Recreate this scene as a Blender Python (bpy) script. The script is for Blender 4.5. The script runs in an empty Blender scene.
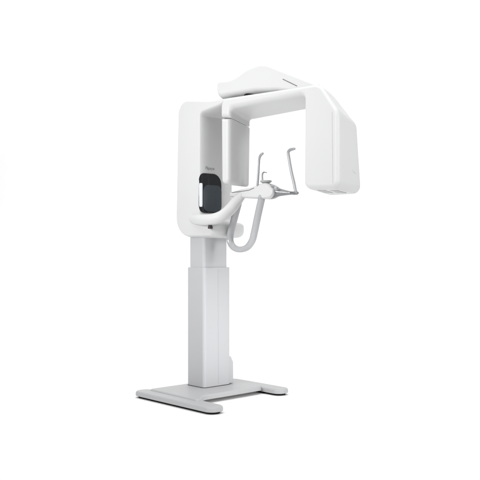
import bpy, math
from mathutils import Vector, Matrix
from mathutils.bvhtree import BVHTree
S = bpy.context.scene
col = S.collection

# ------------------------------------------------------------------ measures
# machine frame: x = towards the patient (u), y = across the machine (v), z up
F, HOR, CX = 773.0, 255.0, 240.0
O = Vector((-0.2543, 5.46, 0)); YAW = math.atan2(-0.73980, 0.67282)
D1 = Vector((math.cos(YAW), math.sin(YAW), 0)); D2 = Vector((-math.sin(YAW), math.cos(YAW), 0))
CAM = Vector((0, 0, 1.0))

def ray(px, py):
    return Vector(((px-CX)/F, 1.0, (HOR-py)/F))
def toloc(w):
    d = w-O
    return Vector((d.dot(D1), d.dot(D2), w.z))
def V(px, py, v):            # measured point on a plane across the machine -> (u, z)
    r = ray(px, py); t = (v - (CAM-O).dot(D2))/r.dot(D2)
    p = toloc(CAM+r*t); return (p.x, p.z)
def U(px, py, u):            # measured point on a plane facing the patient -> (v, z)
    r = ray(px, py); t = (u - (CAM-O).dot(D1))/r.dot(D1)
    p = toloc(CAM+r*t); return (p.y, p.z)
def V3(px, py, v):
    a = V(px, py, v); return Vector((a[0], v, a[1]))

# ------------------------------------------------------------------ materials
def mat(name, colr, rough=0.4, metal=0.0, spec=0.5, coat=0.0, var=0.02, bump=0.0, scale=40.0, rvar=0.05):
    m = bpy.data.materials.new(name); m.use_nodes = True
    nt = m.node_tree; b = nt.nodes['Principled BSDF']
    b.inputs['Roughness'].default_value = rough; b.inputs['Metallic'].default_value = metal
    b.inputs['Specular IOR Level'].default_value = spec; b.inputs['Coat Weight'].default_value = coat
    tc = nt.nodes.new('ShaderNodeTexCoord')
    n = nt.nodes.new('ShaderNodeTexNoise'); n.inputs['Scale'].default_value = 3.0; n.inputs['Detail'].default_value = 4
    nt.links.new(tc.outputs['Object'], n.inputs['Vector'])
    r = nt.nodes.new('ShaderNodeMapRange'); r.inputs['To Min'].default_value = 1-var; r.inputs['To Max'].default_value = 1+var
    nt.links.new(n.outputs['Fac'], r.inputs['Value'])
    x = nt.nodes.new('ShaderNodeVectorMath'); x.operation = 'SCALE'; x.inputs[0].default_value = colr[:3]
    nt.links.new(r.outputs['Result'], x.inputs['Scale']); nt.links.new(x.outputs['Vector'], b.inputs['Base Color'])
    n2 = nt.nodes.new('ShaderNodeTexNoise'); n2.inputs['Scale'].default_value = scale; n2.inputs['Detail'].default_value = 3
    nt.links.new(tc.outputs['Object'], n2.inputs['Vector'])
    r2 = nt.nodes.new('ShaderNodeMapRange'); r2.inputs['To Min'].default_value = max(0, rough-rvar); r2.inputs['To Max'].default_value = rough+rvar
    nt.links.new(n2.outputs['Fac'], r2.inputs['Value']); nt.links.new(r2.outputs['Result'], b.inputs['Roughness'])
    if bump:
        bp = nt.nodes.new('ShaderNodeBump'); bp.inputs['Strength'].default_value = bump; bp.inputs['Distance'].default_value = 0.0008
        n3 = nt.nodes.new('ShaderNodeTexNoise'); n3.inputs['Scale'].default_value = 500
        nt.links.new(tc.outputs['Object'], n3.inputs['Vector'])
        nt.links.new(n3.outputs['Fac'], bp.inputs['Height']); nt.links.new(bp.outputs['Normal'], b.inputs['Normal'])
    return m
def clear(m, t):
    b = m.node_tree.nodes['Principled BSDF']; b.inputs['Transmission Weight'].default_value = t; b.inputs['IOR'].default_value = 1.46
W = mat('white_enamel', (.61, .612, .613), .42, spec=.28, coat=.0, var=.012, bump=.05)
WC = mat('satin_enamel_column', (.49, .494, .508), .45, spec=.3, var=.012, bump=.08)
WB = mat('textured_enamel_base', (.43, .433, .438), .5, var=.02, bump=.25)
DK = mat('black_joint_and_shade', (.012, .012, .012), .8, spec=.15)  # black for joints and bearing, also for the shade put under the feet
SEAM = mat('seam_shadow_gap', (.10, .10, .105), .6)
SEAML = mat('pale_seam', (.46, .46, .47), .6)
BZ = mat('gloss_black', (.008, .009, .012), .16, coat=.4)
SCR = mat('slate_mirror', (.060, .072, .085), .16, spec=.4, rvar=.02)
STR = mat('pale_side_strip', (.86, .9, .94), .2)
HND = mat('clear_grey_handle', (.56, .565, .58), .16, coat=.2, metal=.0, var=.03)
clear(HND, .4)
ROD = mat('grey_rod', (.36, .365, .375), .3, metal=.2)
CAP = mat('smoked_plastic', (.20, .205, .215), .22, coat=.5)
DISC = mat('grey_plastic', (.42, .425, .43), .3)
INK = mat('grey_ink', (.30, .305, .315), .5)
BR = mat('dark_bolt', (.022, .017, .015), .4)
VENT = mat('grey_vent', (.40, .40, .41), .5)

# ------------------------------------------------------------------ builders
def link(name, me, m, parent=None):
    o = bpy.data.objects.new(name, me); col.objects.link(o)
    if m: me.materials.append(m)
    if parent: o.parent = parent
    return o
def smooth(o, ang=50):
    me = o.data
    me.polygons.foreach_set('use_smooth', [True]*len(me.polygons)); me.update()
    me.set_sharp_from_angle(angle=math.radians(ang))
    w = o.modifiers.new('wn', 'WEIGHTED_NORMAL'); w.keep_sharp = True; w.weight = 80
    return o
def fillet(pts, seg=8):
    """pts: (a,b,r) -> rounded outline with a fixed count per corner"""
    out = []; n = len(pts)
    for i in range(n):
        p = Vector(pts[i][:2]); r = pts[i][2]
        a = Vector(pts[i-1][:2]); c = Vector(pts[(i+1) % n][:2])
        d1 = (a-p); d2 = (c-p); l1, l2 = d1.length, d2.length; d1 /= l1; d2 /= l2
        ang = math.acos(max(-1, min(1, d1.dot(d2))))
        t = r/math.tan(ang/2) if ang > .01 else 0
        t = min(t, l1*.48, l2*.48)
        s, e = p+d1*t, p+d2*t
        for k in range(seg+1):
            q = k/seg
            # rational quadratic = true arc
            w = math.sin(ang/2); b0, b1, b2 = (1-q)**2, 2*q*(1-q)*w, q*q
            out.append((s*b0+p*b1+e*b2)/(b0+b1+b2))
    return out
def rounded_inset(pts, d, seg=8):
    """exact inset of the sharp outline by d, then its corners rounded with the matching radius"""
    P = [Vector(p[:2]) for p in pts]; n = len(P)
    area = sum(P[i-1].x*P[i].y-P[i].x*P[i-1].y for i in range(n)); sg = 1 if area > 0 else -1
    out = []
    for i in range(n):
        e1 = (P[i]-P[i-1]).normalized(); e2 = (P[(i+1) % n]-P[i]).normalized()
        n1 = Vector((-e1.y, e1.x))*sg; n2 = Vector((-e2.y, e2.x))*sg
        m = n1+n2; m = m*(2/max(.4, m.length_squared))
        convex = (e1.x*e2.y-e1.y*e2.x)*sg > 0
        q = P[i]+m*d; r = pts[i][2]
        out.append((q.x, q.y, max(.0004, r-d) if convex else r+d))
    return fillet(out, seg)
AX = {'uz': lambda a, b, w: (a, w, b), 'vz': lambda a, b, w: (w, a, b), 'uv': lambda a, b, w: (a, b, w)}
def slab(name, m, parent, near, w0, w1, r0=.02, r1=None, far=None, axis='uz', seg=8, rs=6, mids=None, ang=50, ri=1.0):
    r1 = r0 if r1 is None else r1; far = far or near
    n = len(near)*(seg+1); L = w1-w0; sgn = 1 if L > 0 else -1
    rings = []
    for k in range(rs+1):
        th = math.pi/2*k/rs; rings.append((r0*(1-math.cos(th)), r0*(1-math.sin(th))))
    spec = []
    for k in range(rs+1):
        th = math.pi/2*k/rs; spec.append((r0*(1-math.cos(th)), r0*(1-math.sin(th))))
    for q in (mids or [])+[.5]: spec.append((abs(L)*q, 0.0))
    for k in range(rs, -1, -1):
        th = math.pi/2*k/rs; spec.append((abs(L)-r1*(1-math.cos(th)), r1*(1-math.sin(th))))
    spec = sorted(spec, key=lambda s: s[0])
    vs, fs = [], []
    for d, ins in spec:
        t = d/abs(L); P = rounded_inset([tuple(a*(1-t)+b*t for a, b in zip(p, q)) for p, q in zip(near, far)], ins*ri, seg)
        vs += [AX[axis](p.x, p.y, w0+sgn*d) for p in P]
    R = len(spec)
    for j in range(R-1):
        for i in range(n):
            k = (i+1) % n
            fs.append((j*n+i, j*n+k, (j+1)*n+k, (j+1)*n+i))
    fs.append(tuple(range(n))); fs.append(tuple(range((R-1)*n, R*n))[::-1])
    me = bpy.data.meshes.new(name); me.from_pydata(vs, [], fs)
    import bmesh
    bm = bmesh.new(); bm.from_mesh(me); bmesh.ops.remove_doubles(bm, verts=bm.verts, dist=1e-5)
    bmesh.ops.recalc_face_normals(bm, faces=bm.faces); bm.to_mesh(me); bm.free()
    return smooth(link(name, me, m, parent), ang)
def catmull(P, k=8):
    out = []
    Q = [P[0]*2-P[1]]+P+[P[-1]*2-P[-2]]
    for i in range(1, len(Q)-2):
        for j in range(k):
            t = j/k; a, b, c, d = Q[i-1], Q[i], Q[i+1], Q[i+2]
            out.append(.5*((2*b)+(c-a)*t+(2*a-5*b+4*c-d)*t*t+(3*b-a-3*c+d)*t**3))
    out.append(P[-1]); return out
def tube(name, m, parent, P, R, seg=16, k=8, flat=1.0, side=Vector((0, 1, 0)), smoothp=True, dome=True):
    P = [Vector(p) for p in P]
    R = R if isinstance(R, (list, tuple)) else [R]*len(P)
    if smoothp:
        RR = [x.x for x in catmull([Vector((r, 0, 0)) for r in R], k)]; P = catmull(P, k)
    else: RR = list(R)
    if dome:     # rounded ends
        def cap(p, d, r): return [(p+d*r*math.sin(a), r*math.cos(a)) for a in (math.radians(25), math.radians(50), math.radians(70), math.radians(85))]
        e = cap(P[-1], (P[-1]-P[-2]).normalized(), RR[-1]); s = cap(P[0], (P[0]-P[1]).normalized(), RR[0])[::-1]
        P = [x[0] for x in s]+P+[x[0] for x in e]; RR = [x[1] for x in s]+RR+[x[1] for x in e]
    vs, fs = [], []
    for i, p in enumerate(P):
        T = (P[min(i+1, len(P)-1)]-P[max(i-1, 0)]).normalized()
        s = (side-T*side.dot(T)).normalized(); t = T.cross(s)
        for a in range(seg):
            th = 2*math.pi*a/seg; vs.append(p+s*math.cos(th)*RR[i]*flat+t*math.sin(th)*RR[i])
    n = len(P)
    for j in range(n-1):
        for a in range(seg):
            b = (a+1) % seg; fs.append((j*seg+a, j*seg+b, (j+1)*seg+b, (j+1)*seg+a))
    fs.append(tuple(range(seg))[::-1]); fs.append(tuple(range((n-1)*seg, n*seg)))
    me = bpy.data.meshes.new(name); me.from_pydata([tuple(v) for v in vs], [], fs)
    return smooth(link(name, me, m, parent), 60)
def on(o, px, py, lift=.0006):     # a measured point on a surface already built
    me = o.data; bv = BVHTree.FromPolygons([v.co for v in me.vertices], [p.vertices for p in me.polygons])
    r = ray(px, py); d = Vector((r.dot(D1), r.dot(D2), r.z)).normalized(); c = toloc(CAM)
    h = bv.ray_cast(c, d)
    if h[0] is None: print('MISS', o.name, px, py); return None
    n = h[1] if h[1].dot(d) < 0 else -h[1]
    return h[0]+n*lift
def seam(name, m, parent, o, pts, r=.0016, n=10, flat=1.0):
    P = []
    for i in range(len(pts)-1):
        for k in range(n):
            t = k/n; P.append(on(o, pts[i][0]*(1-t)+pts[i+1][0]*t, pts[i][1]*(1-t)+pts[i+1][1]*t))
    P.append(on(o, *pts[-1]))
    P = [p for p in P if p is not None]
    if len(P) < 3: return print('SEAM LOST', name)
    return tube(name, m, parent, P, r, seg=8, smoothp=False)
def pts(v, L): return [V(x, y, v)+(r,) for x, y, r in L]

# ------------------------------------------------------------------ the machine
root = bpy.data.objects.new('dental_xray_machine', None); col.objects.link(root)
root.location = O; root.rotation_euler = (0, 0, YAW)
root['label'] = 'white floor standing dental panoramic x-ray machine with rotating arm and grey handle'
root['category'] = 'x-ray machine'

# base: two long feet and the plate the column stands on
def foot(u0, u1, v0, v1, z):
    f = slab('base_foot', WB, root, [(u0, v0, .058), (u1, v0, .058), (u1, v1, .058), (u0, v1, .058)], .015, z, .002, .016, axis='uv')
    i = .017
    slab('underside_shade_slab', DK, f, [(u0+i, v0+i, .05), (u1-i, v0+i, .05), (u1-i, v1-i, .05), (u0+i, v1-i, .05)], 0, .0152, .001, axis='uv')  # inset black slab standing in for the dark shadow gap under the foot
    return f
foot(-.32, .535, -.388, -.255, .048)
foot(-.26, .36, .385, .515, .048)
pl = slab('base_plate', WB, root, [(-.25, -.30, .03), (-.25, .42, .03), (.13, .42, .04), (.205, .37, .06), (.212, .1, .3), (.215, -.19, .10), (.30, -.27, .08), (.30, -.31, .02)], .026, .0585, .002, .016, axis='uv')

# column: lower and upper telescoping stage
zl = V(203, 267.5, 0)[1]
def box_uv(name, m, par, u0, u1, v0, v1, z0, z1, rc, r1):
    return slab(name, m, par, [(u0, v0, rc), (u1, v0, rc), (u1, v1, rc), (u0, v1, rc)], z0, z1, .001, r1, axis='uv')
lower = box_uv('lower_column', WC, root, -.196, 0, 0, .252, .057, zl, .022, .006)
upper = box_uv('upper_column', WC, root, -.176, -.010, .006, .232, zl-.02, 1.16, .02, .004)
seam('panel_seam', SEAML, lower, lower, [(218, 269), (218.3, 384)], .0011, 24)
box_uv('column_gasket', DK, root, -.1985, .0025, -.0025, .2545, .057, .062, .024, .002)
slab('motor_cover', WC, root, [(.235, .062, .004), (.292, .062, .004), (.292, .215, .02), (.268, .262, .02), (.235, .262, .01)], -.17, -.012, .008, axis='vz')

# main body: C-shaped frame, upper arm, back panel, lower arm
VN = -.04
bodyN = pts(VN, [(174.5, 238, .15), (177, 98.5, .11), (210, 98.8, .05), (226, 96.5, .02), (226, 102.5, .02), (219, 107, .03), (201, 114, .02), (201, 220, .03), (213, 222, .035), (213, 237.5, .06)])
body = slab('main_body', W, root, bodyN, VN, .262, .085, .06, rs=12, ang=40, ri=.27)
pu = bodyN[6][0]     # patient-facing plane of the back panel

# control mirror set in the back panel
def uz(L, u): return [U(x, y, u)+(r,) for x, y, r in L]
def panel(name, m, par, u0, u1, v0, v1, z0, z1, rc, r): 
    return slab(name, m, par, [(v0, z0, rc), (v1, z0, rc), (v1, z1, rc), (v0, z1, rc)], u0, u1, r, r, axis='vz')
def zz(y): return U(208, y, pu)[1]
AU, AV = .02295, .085
ca, cb = pu-AU, VN+AV      # centre and radii of the body's rounded vertical edge
def wrap(name, m, par, off, back, z0, z1, t0, t1, rl, rr, rz, nz=28, nt=26):
    """plate that follows the rounded edge; t<0 runs round the edge, t>0 across the face"""
    def pt(t, d):
        if t < 0:
            a = (1+t)*math.pi/2; return ca+(AU+d)*math.sin(a), cb-(AV+d)*math.cos(a)
        return pu+d, cb+t*.1
    vs, fs = [], []
    zs = [z0+(z1-z0)*(.5-.5*math.cos(math.pi*k/nz)) for k in range(nz+1)]
    def cut(z, r):
        e = min(z-z0, z1-z); return 0 if e >= rz else r*(1-math.sqrt(max(0, 1-((rz-e)/rz)**2)))
    for d in (off, back):
        for z in zs:
            a, b = t0+cut(z, rl), t1-cut(z, rr)
            for k in range(nt+1):
                u, v = pt(a+(b-a)*k/nt, d); vs.append((u, v, z))
    n = nt+1; N0 = n*(nz+1)
    for j in range(nz):
        for k in range(nt):
            q = (j*n+k, j*n+k+1, (j+1)*n+k+1, (j+1)*n+k); fs.append(q); fs.append(tuple(x+N0 for x in q[::-1]))
        fs.append((j*n, (j+1)*n, (j+1)*n+N0, j*n+N0)); fs.append((j*n+nt, j*n+nt+N0, (j+1)*n+nt+N0, (j+1)*n+nt))
    for k in range(nt):
        fs.append((k, k+N0, k+1+N0, k+1)); q = nz*n; fs.append((q+k, q+k+1, q+k+1+N0, q+k+N0))
    me = bpy.data.meshes.new(name); me.from_pydata(vs, [], fs)
    return smooth(link(name, me, m, par), 40)
tr = (U(221, 195, pu)[0]-cb)/.1
bz = wrap('mirror_bezel', BZ, root, .004, -.02, zz(213), zz(173.5), -.97, tr, .55, .75, .075)
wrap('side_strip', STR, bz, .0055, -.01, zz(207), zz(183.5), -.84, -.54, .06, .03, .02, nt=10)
wrap('mirror_glass', SCR, bz, .0085, -.01, zz(211.5), zz(185), -.49, tr-.02, .35, .35, .045)

# text
cu = bpy.data.curves.new('t', 'FONT'); cu.body = 'Papaya'; cu.size = .031; cu.extrude = .0004; cu.shear = .3
to = bpy.data.objects.new('t', cu); col.objects.link(to); bpy.context.view_layer.update()
me = bpy.data.meshes.new_from_object(to); bpy.data.objects.remove(to)
tx = link('lettering', me, INK, body); a = U(205, 168.5, pu)
tx.matrix_local = Matrix.Translation((pu+.0006, a[0], a[1]-.005)) @ Matrix(((0, 0, 1, 0), (1, 0, 0, 0), (0, 1, 0, 0), (0, 0, 0, 1)))

# overhead drive head
HV0, HV1 = -.035, .25
hn = pts(HV0, [(214.5, 99.5, .06), (214.5, 78, .05), (232, 76.5, .30), (246, 66, .14), (263, 59, .28), (321, 81.5, .04), (321, 98, .03), (276, 92.5, .08), (254, 93, .08), (234, 96, .08)])
hf = pts(HV1, [(243, 102, .05), (243, 90, .04), (256, 90, .3), (270, 86, .14), (284, 86, .28), (320, 95, .03), (326, 100, .03), (305, 100, .08), (285, 100, .08), (262, 102, .08)])
for i, k in ((6, 6), (7, 7), (8, 8), (9, 9), (0, 0)): hf[i] = (hf[i][0], hn[k][1]-.01, hf[i][2])
head = slab('drive_head', W, root, hn, HV0, HV1, .09, .07, far=hf, rs=12, ang=40, ri=.42)

# rotating C-arm with tube head
vn, vf = -.05, .19
N = pts(vn, [(220, 117, .003), (220, 98, .13), (320, 82.5, .11), (338, 110, .08), (338, 188.5, .045), (303, 188.5, .045), (303.5, 94, .035), (230, 107.5, .04), (229, 117, .003)])
FF = pts(vf, [(220, 117, .003), (220, 98.5, .10), (334, 96, .05), (358, 126, .06), (362.5, 194, .05), (303, 194, .035), (303.5, 111, .03), (251, 121, .05), (251, 128, .003)])
for i in (0, 1): FF[i] = (N[i][0], N[i][1]-(.03 if i == 0 else .02), FF[i][2])
FF[5] = (N[5][0], FF[4][1], .045); FF[6] = (N[6][0], FF[6][1], .03)
arm = slab('rotating_arm', W, root, N, vn, vf, .035, .03, far=FF, rs=8, ang=40, ri=.75)
SN = pts(vn, [(220, 117.3, .003), (229, 117.3, .003), (229, 185, .035), (220.5, 184, .03)])
SF = pts(vf, [(220, 117.6, .003), (251, 128.2, .003), (250, 187, .04), (250, 187, .03)])
SF[0] = (SN[0][0], FF[0][1]-.002, .003); SF[3] = (SN[3][0], SF[2][1], .03)
sens = slab('sensor_housing', W, root, SN, vn, vf, .045, .03, far=SF, rs=8, ang=40, ri=.6)

# patient support arm
arm_p = [(-.10, -.035, V(193, 221, -.05)[1]), (-.02, -.062, V(198, 221.2, -.05)[1])]
tube('support_arm', W, root, [V3(193.5, 219.5, .0), V3(199, 219.6, -.05), V3(205, 219.8, -.06), V3(213, 219.2, -.05), V3(222, 216, -.02), V3(230, 209.5, .03), V3(236, 202, .07), V3(242, 195, .10)], [.036, .038, .039, .039, .039, .040, .038, .030], seg=28)
cN = pts(.08, [(228.5, 192, .01), (229, 197.5, .02), (262, 199, .2), (270, 198, .06), (275, 191.5, .06), (268, 184.5, .08), (263, 182.5, .06), (256, 184, .02), (250, 187, .02), (238, 189.5, .05)])
cF = [(min(p[0], cN[4][0]-.10+(.03 if i == 4 else 0)), p[1], p[2]*.7) for i, p in enumerate(cN)]
chin = slab('chin_rest_base', W, root, cN, .08, .19, .03, .04, far=cF, rs=8, ang=40, ri=.5)
seam('base_groove', DK, chin, chin, [(232, 192.6), (240, 191.6), (249, 190.2), (254, 188)], .0016)

# handle loop
tube('handle', HND, root, [V3(240, 197, .10), V3(238, 205, .10), V3(233.5, 222, .10), V3(230.5, 234, .10), V3(230.5, 242, .10), V3(234, 247.5, .10), V3(240, 249.5, .10), V3(247, 247.5, .10), V3(252, 241, .10), V3(254.5, 232, .10), V3(258, 215, .10), V3(262, 197, .10)],   .0215, seg=36, k=12, flat=1.25)

# bite post, temple rods, end cap
def lathe(name, m, par, base, axis, prof, seg=24):
    q = axis.to_track_quat('Z', 'Y'); vs, fs = [], []
    for h, r in prof:
        for a in range(seg):
            th = 2*math.pi*a/seg; vs.append(tuple(base+q @ Vector((r*math.cos(th), r*math.sin(th), h))))
    for j in range(len(prof)-1):
        for a in range(seg):
            b = (a+1) % seg; fs.append((j*seg+a, j*seg+b, (j+1)*seg+b, (j+1)*seg+a))
    fs.append(tuple(range(seg))[::-1]); fs.append(tuple(range((len(prof)-1)*seg, len(prof)*seg)))
    me = bpy.data.meshes.new(name); me.from_pydata(vs, [], fs)
    return smooth(link(name, me, m, par), 35)
lathe('chin_cup', DISC, root, V3(266, 186.5, .13), Vector((0, 0, 1)), [(0, .018), (.012, .018), (.024, .026), (.029, .038), (.038, .040), (.041, .036)])
tube('bite_rod', ROD, root, [V3(262.5, 181, .13), V3(262.3, 175, .13), V3(263.5, 172.4, .13), V3(266.5, 172.6, .13)], [.006, .006, .005, .004], k=6)
tube('temple_rod', ROD, root, [V3(257.5, 185, .08), V3(258.2, 175, .08), V3(258.8, 165, .08), V3(259.3, 159, .08), V3(260.5, 155.5, .08), V3(262.5, 153.6, .08)], [.008, .008, .0075, .008, .0095, .0085], k=6)
tube('temple_rod', ROD, root, [V3(296, 193.5, .22), V3(294, 183, .22), V3(291, 170, .22), V3(288.8, 157, .22), V3(288.2, 152.6, .22), V3(290, 150, .22), V3(294.3, 148.8, .22)], [.010, .010, .010, .010, .010, .011, .009], k=6)
a0, a1 = V3(266, 191.5, .13), V3(289.5, 193, .15)
lathe('end_cap', CAP, root, a0, (a1-a0).normalized(), [(0, .048), (.03, .052), (.06, .050), (.085, .042), (.12, .026), ((a1-a0).length, .013), ((a1-a0).length+.01, .010)])
tube('temple_bracket', CAP, root, [a1, V3(293, 193.2, .19), V3(297, 193, .22)], [.012, .012, .012], k=4)
lathe('hinge_knob', DISC, root, V3(276.5, 188.5, .10), Vector((.3, -1, .5)).normalized(), [(0, .012), (.014, .011), (.017, .008)], 20)

lathe('arm_bolt', BR, root, V3(210.3, 226.2, -.055), Vector((0, 0, -1)), [(-.02, .014), (0, .014), (.004, .017), (.016, .017), (.018, .012)], 16)

# seams, slot and vents
seam('head_slot', SEAM, head, head, [(283, 79.2), (297, 86)], .0022)
seam('cover_seam', SEAML, arm, arm, [(332.2, 112), (332.8, 187)], .0007, 20)
seam('emblem', VENT, arm, arm, [(352, 169.5), (353, 172), (355.5, 173.5)], .0022, 5)
def patch(name, m, par, o, quad, lift=.0025, n=6):      # thin plate lying on a surface
    vs, fs = [], []
    for q in (lift, -.004):
        for a in range(n+1):
            for b in range(n+1):
                s, t = a/n, b/n
                x = (quad[0][0]*(1-s)+quad[1][0]*s)*(1-t)+(quad[3][0]*(1-s)+quad[2][0]*s)*t
                y = (quad[0][1]*(1-s)+quad[1][1]*s)*(1-t)+(quad[3][1]*(1-s)+quad[2][1]*s)*t
                p = on(o, x, y, q)
                if p is None: raise Exception('patch %s %s' % (x, y))
                vs.append(tuple(p))
    N1 = n+1; off = N1*N1
    for a in range(n):
        for b in range(n):
            fs.append((a*N1+b, (a+1)*N1+b, (a+1)*N1+b+1, a*N1+b+1))
        for e in (0, n):
            fs.append((a*N1+e, (a+1)*N1+e, (a+1)*N1+e+off, a*N1+e+off)); fs.append((e*N1+a, e*N1+a+1, e*N1+a+1+off, e*N1+a+off))
    me = bpy.data.meshes.new(name); me.from_pydata(vs, [], fs); return link(name, me, m, par)
patch('vent_grille', VENT, arm, arm, [(317, 190), (325.5, 190), (333.5, 192.8), (325.5, 192.8)])
patch('vent_grille', VENT, arm, arm, [(330, 190), (337.5, 190.2), (346.5, 192.8), (338, 192.8)])
lathe('arm_bearing', DK, root, Vector((.455, .06, 2.04)), Vector((0, 0, 1)), [(0, .07), (.07, .07)], 40)

# ------------------------------------------------------------------ studio: white sweep
def sweep():
    prof = [(-8, 0)]; R = 2.5; Y0 = 10.0
    prof += [(Y0+R*math.sin(math.radians(a)), R-R*math.cos(math.radians(a))) for a in range(0, 91, 3)]
    prof += [(Y0+R, 9)]
    vs = []; xs = [-6, 6]
    for y, z in prof:
        for x in xs: vs.append((x, y, z))
    fs = [(2*i, 2*i+1, 2*i+3, 2*i+2) for i in range(len(prof)-1)]
    me = bpy.data.meshes.new('studio_floor'); me.from_pydata(vs, [], fs)
    o = link('studio_floor', me, mat('white_paper', (.96, .96, .96), .9, spec=.1, var=.004)); o['kind'] = 'structure'
    me.polygons.foreach_set('use_smooth', [True]*len(me.polygons))
sweep()

def area(name, loc, aim, sx, sy, rad, colr=(1, 1, 1), spread=180):
    l = bpy.data.lights.new(name, 'AREA'); l.shape = 'RECTANGLE'; l.size = sx; l.size_y = sy
    l.energy = rad*math.pi*sx*sy; l.color = colr; l.spread = math.radians(spread)
    o = bpy.data.objects.new(name, l); col.objects.link(o); o.location = loc
    o.rotation_euler = (Vector(aim)-Vector(loc)).to_track_quat('-Z', 'Y').to_euler(); return o
LW = {'top': 1.68, 'back': 4.35, 'key': 2.7, 'low': 1.1, 'front': .85, 'world': .345}
area('softbox_top', (0, 3.1, 5.6), (0, 3.1, 0), 7.5, 7, LW['top'])
area('softbox_back', (0, 8.0, 6.5), (0, 12.5, 2.0), 9, 3, LW['back'])
area('softbox_key', (-3.8, 2.0, 2.6), (-.1, 5.0, 1.9), 1.6, 1.6, LW['key'], spread=60)
area('softbox_low', (2.6, 2.6, .6), (-.1, 5.5, .36), .9, .7, LW['low'], spread=26)
area('softbox_right', (3.5, 2.0, 2.6), (.68, 4.35, 1.66), 1.3, 1.3, LW['front'], spread=36)

w = bpy.data.worlds.new('World'); S.world = w; w.use_nodes = True
w.node_tree.nodes['Background'].inputs[0].default_value = (1, 1, 1, 1)
w.node_tree.nodes['Background'].inputs[1].default_value = LW['world']

c = bpy.data.cameras.new('camera'); co = bpy.data.objects.new('camera', c); col.objects.link(co)
co.location = CAM; co.rotation_euler = (math.radians(90), 0, 0)
c.sensor_width = 36; c.lens = F/480*36; c.shift_y = (HOR-240)/480; c.clip_end = 200
S.camera = co
S.view_settings.view_transform = 'Standard'; S.view_settings.look = 'None'; S.view_settings.gamma = 1; S.view_settings.exposure = 0
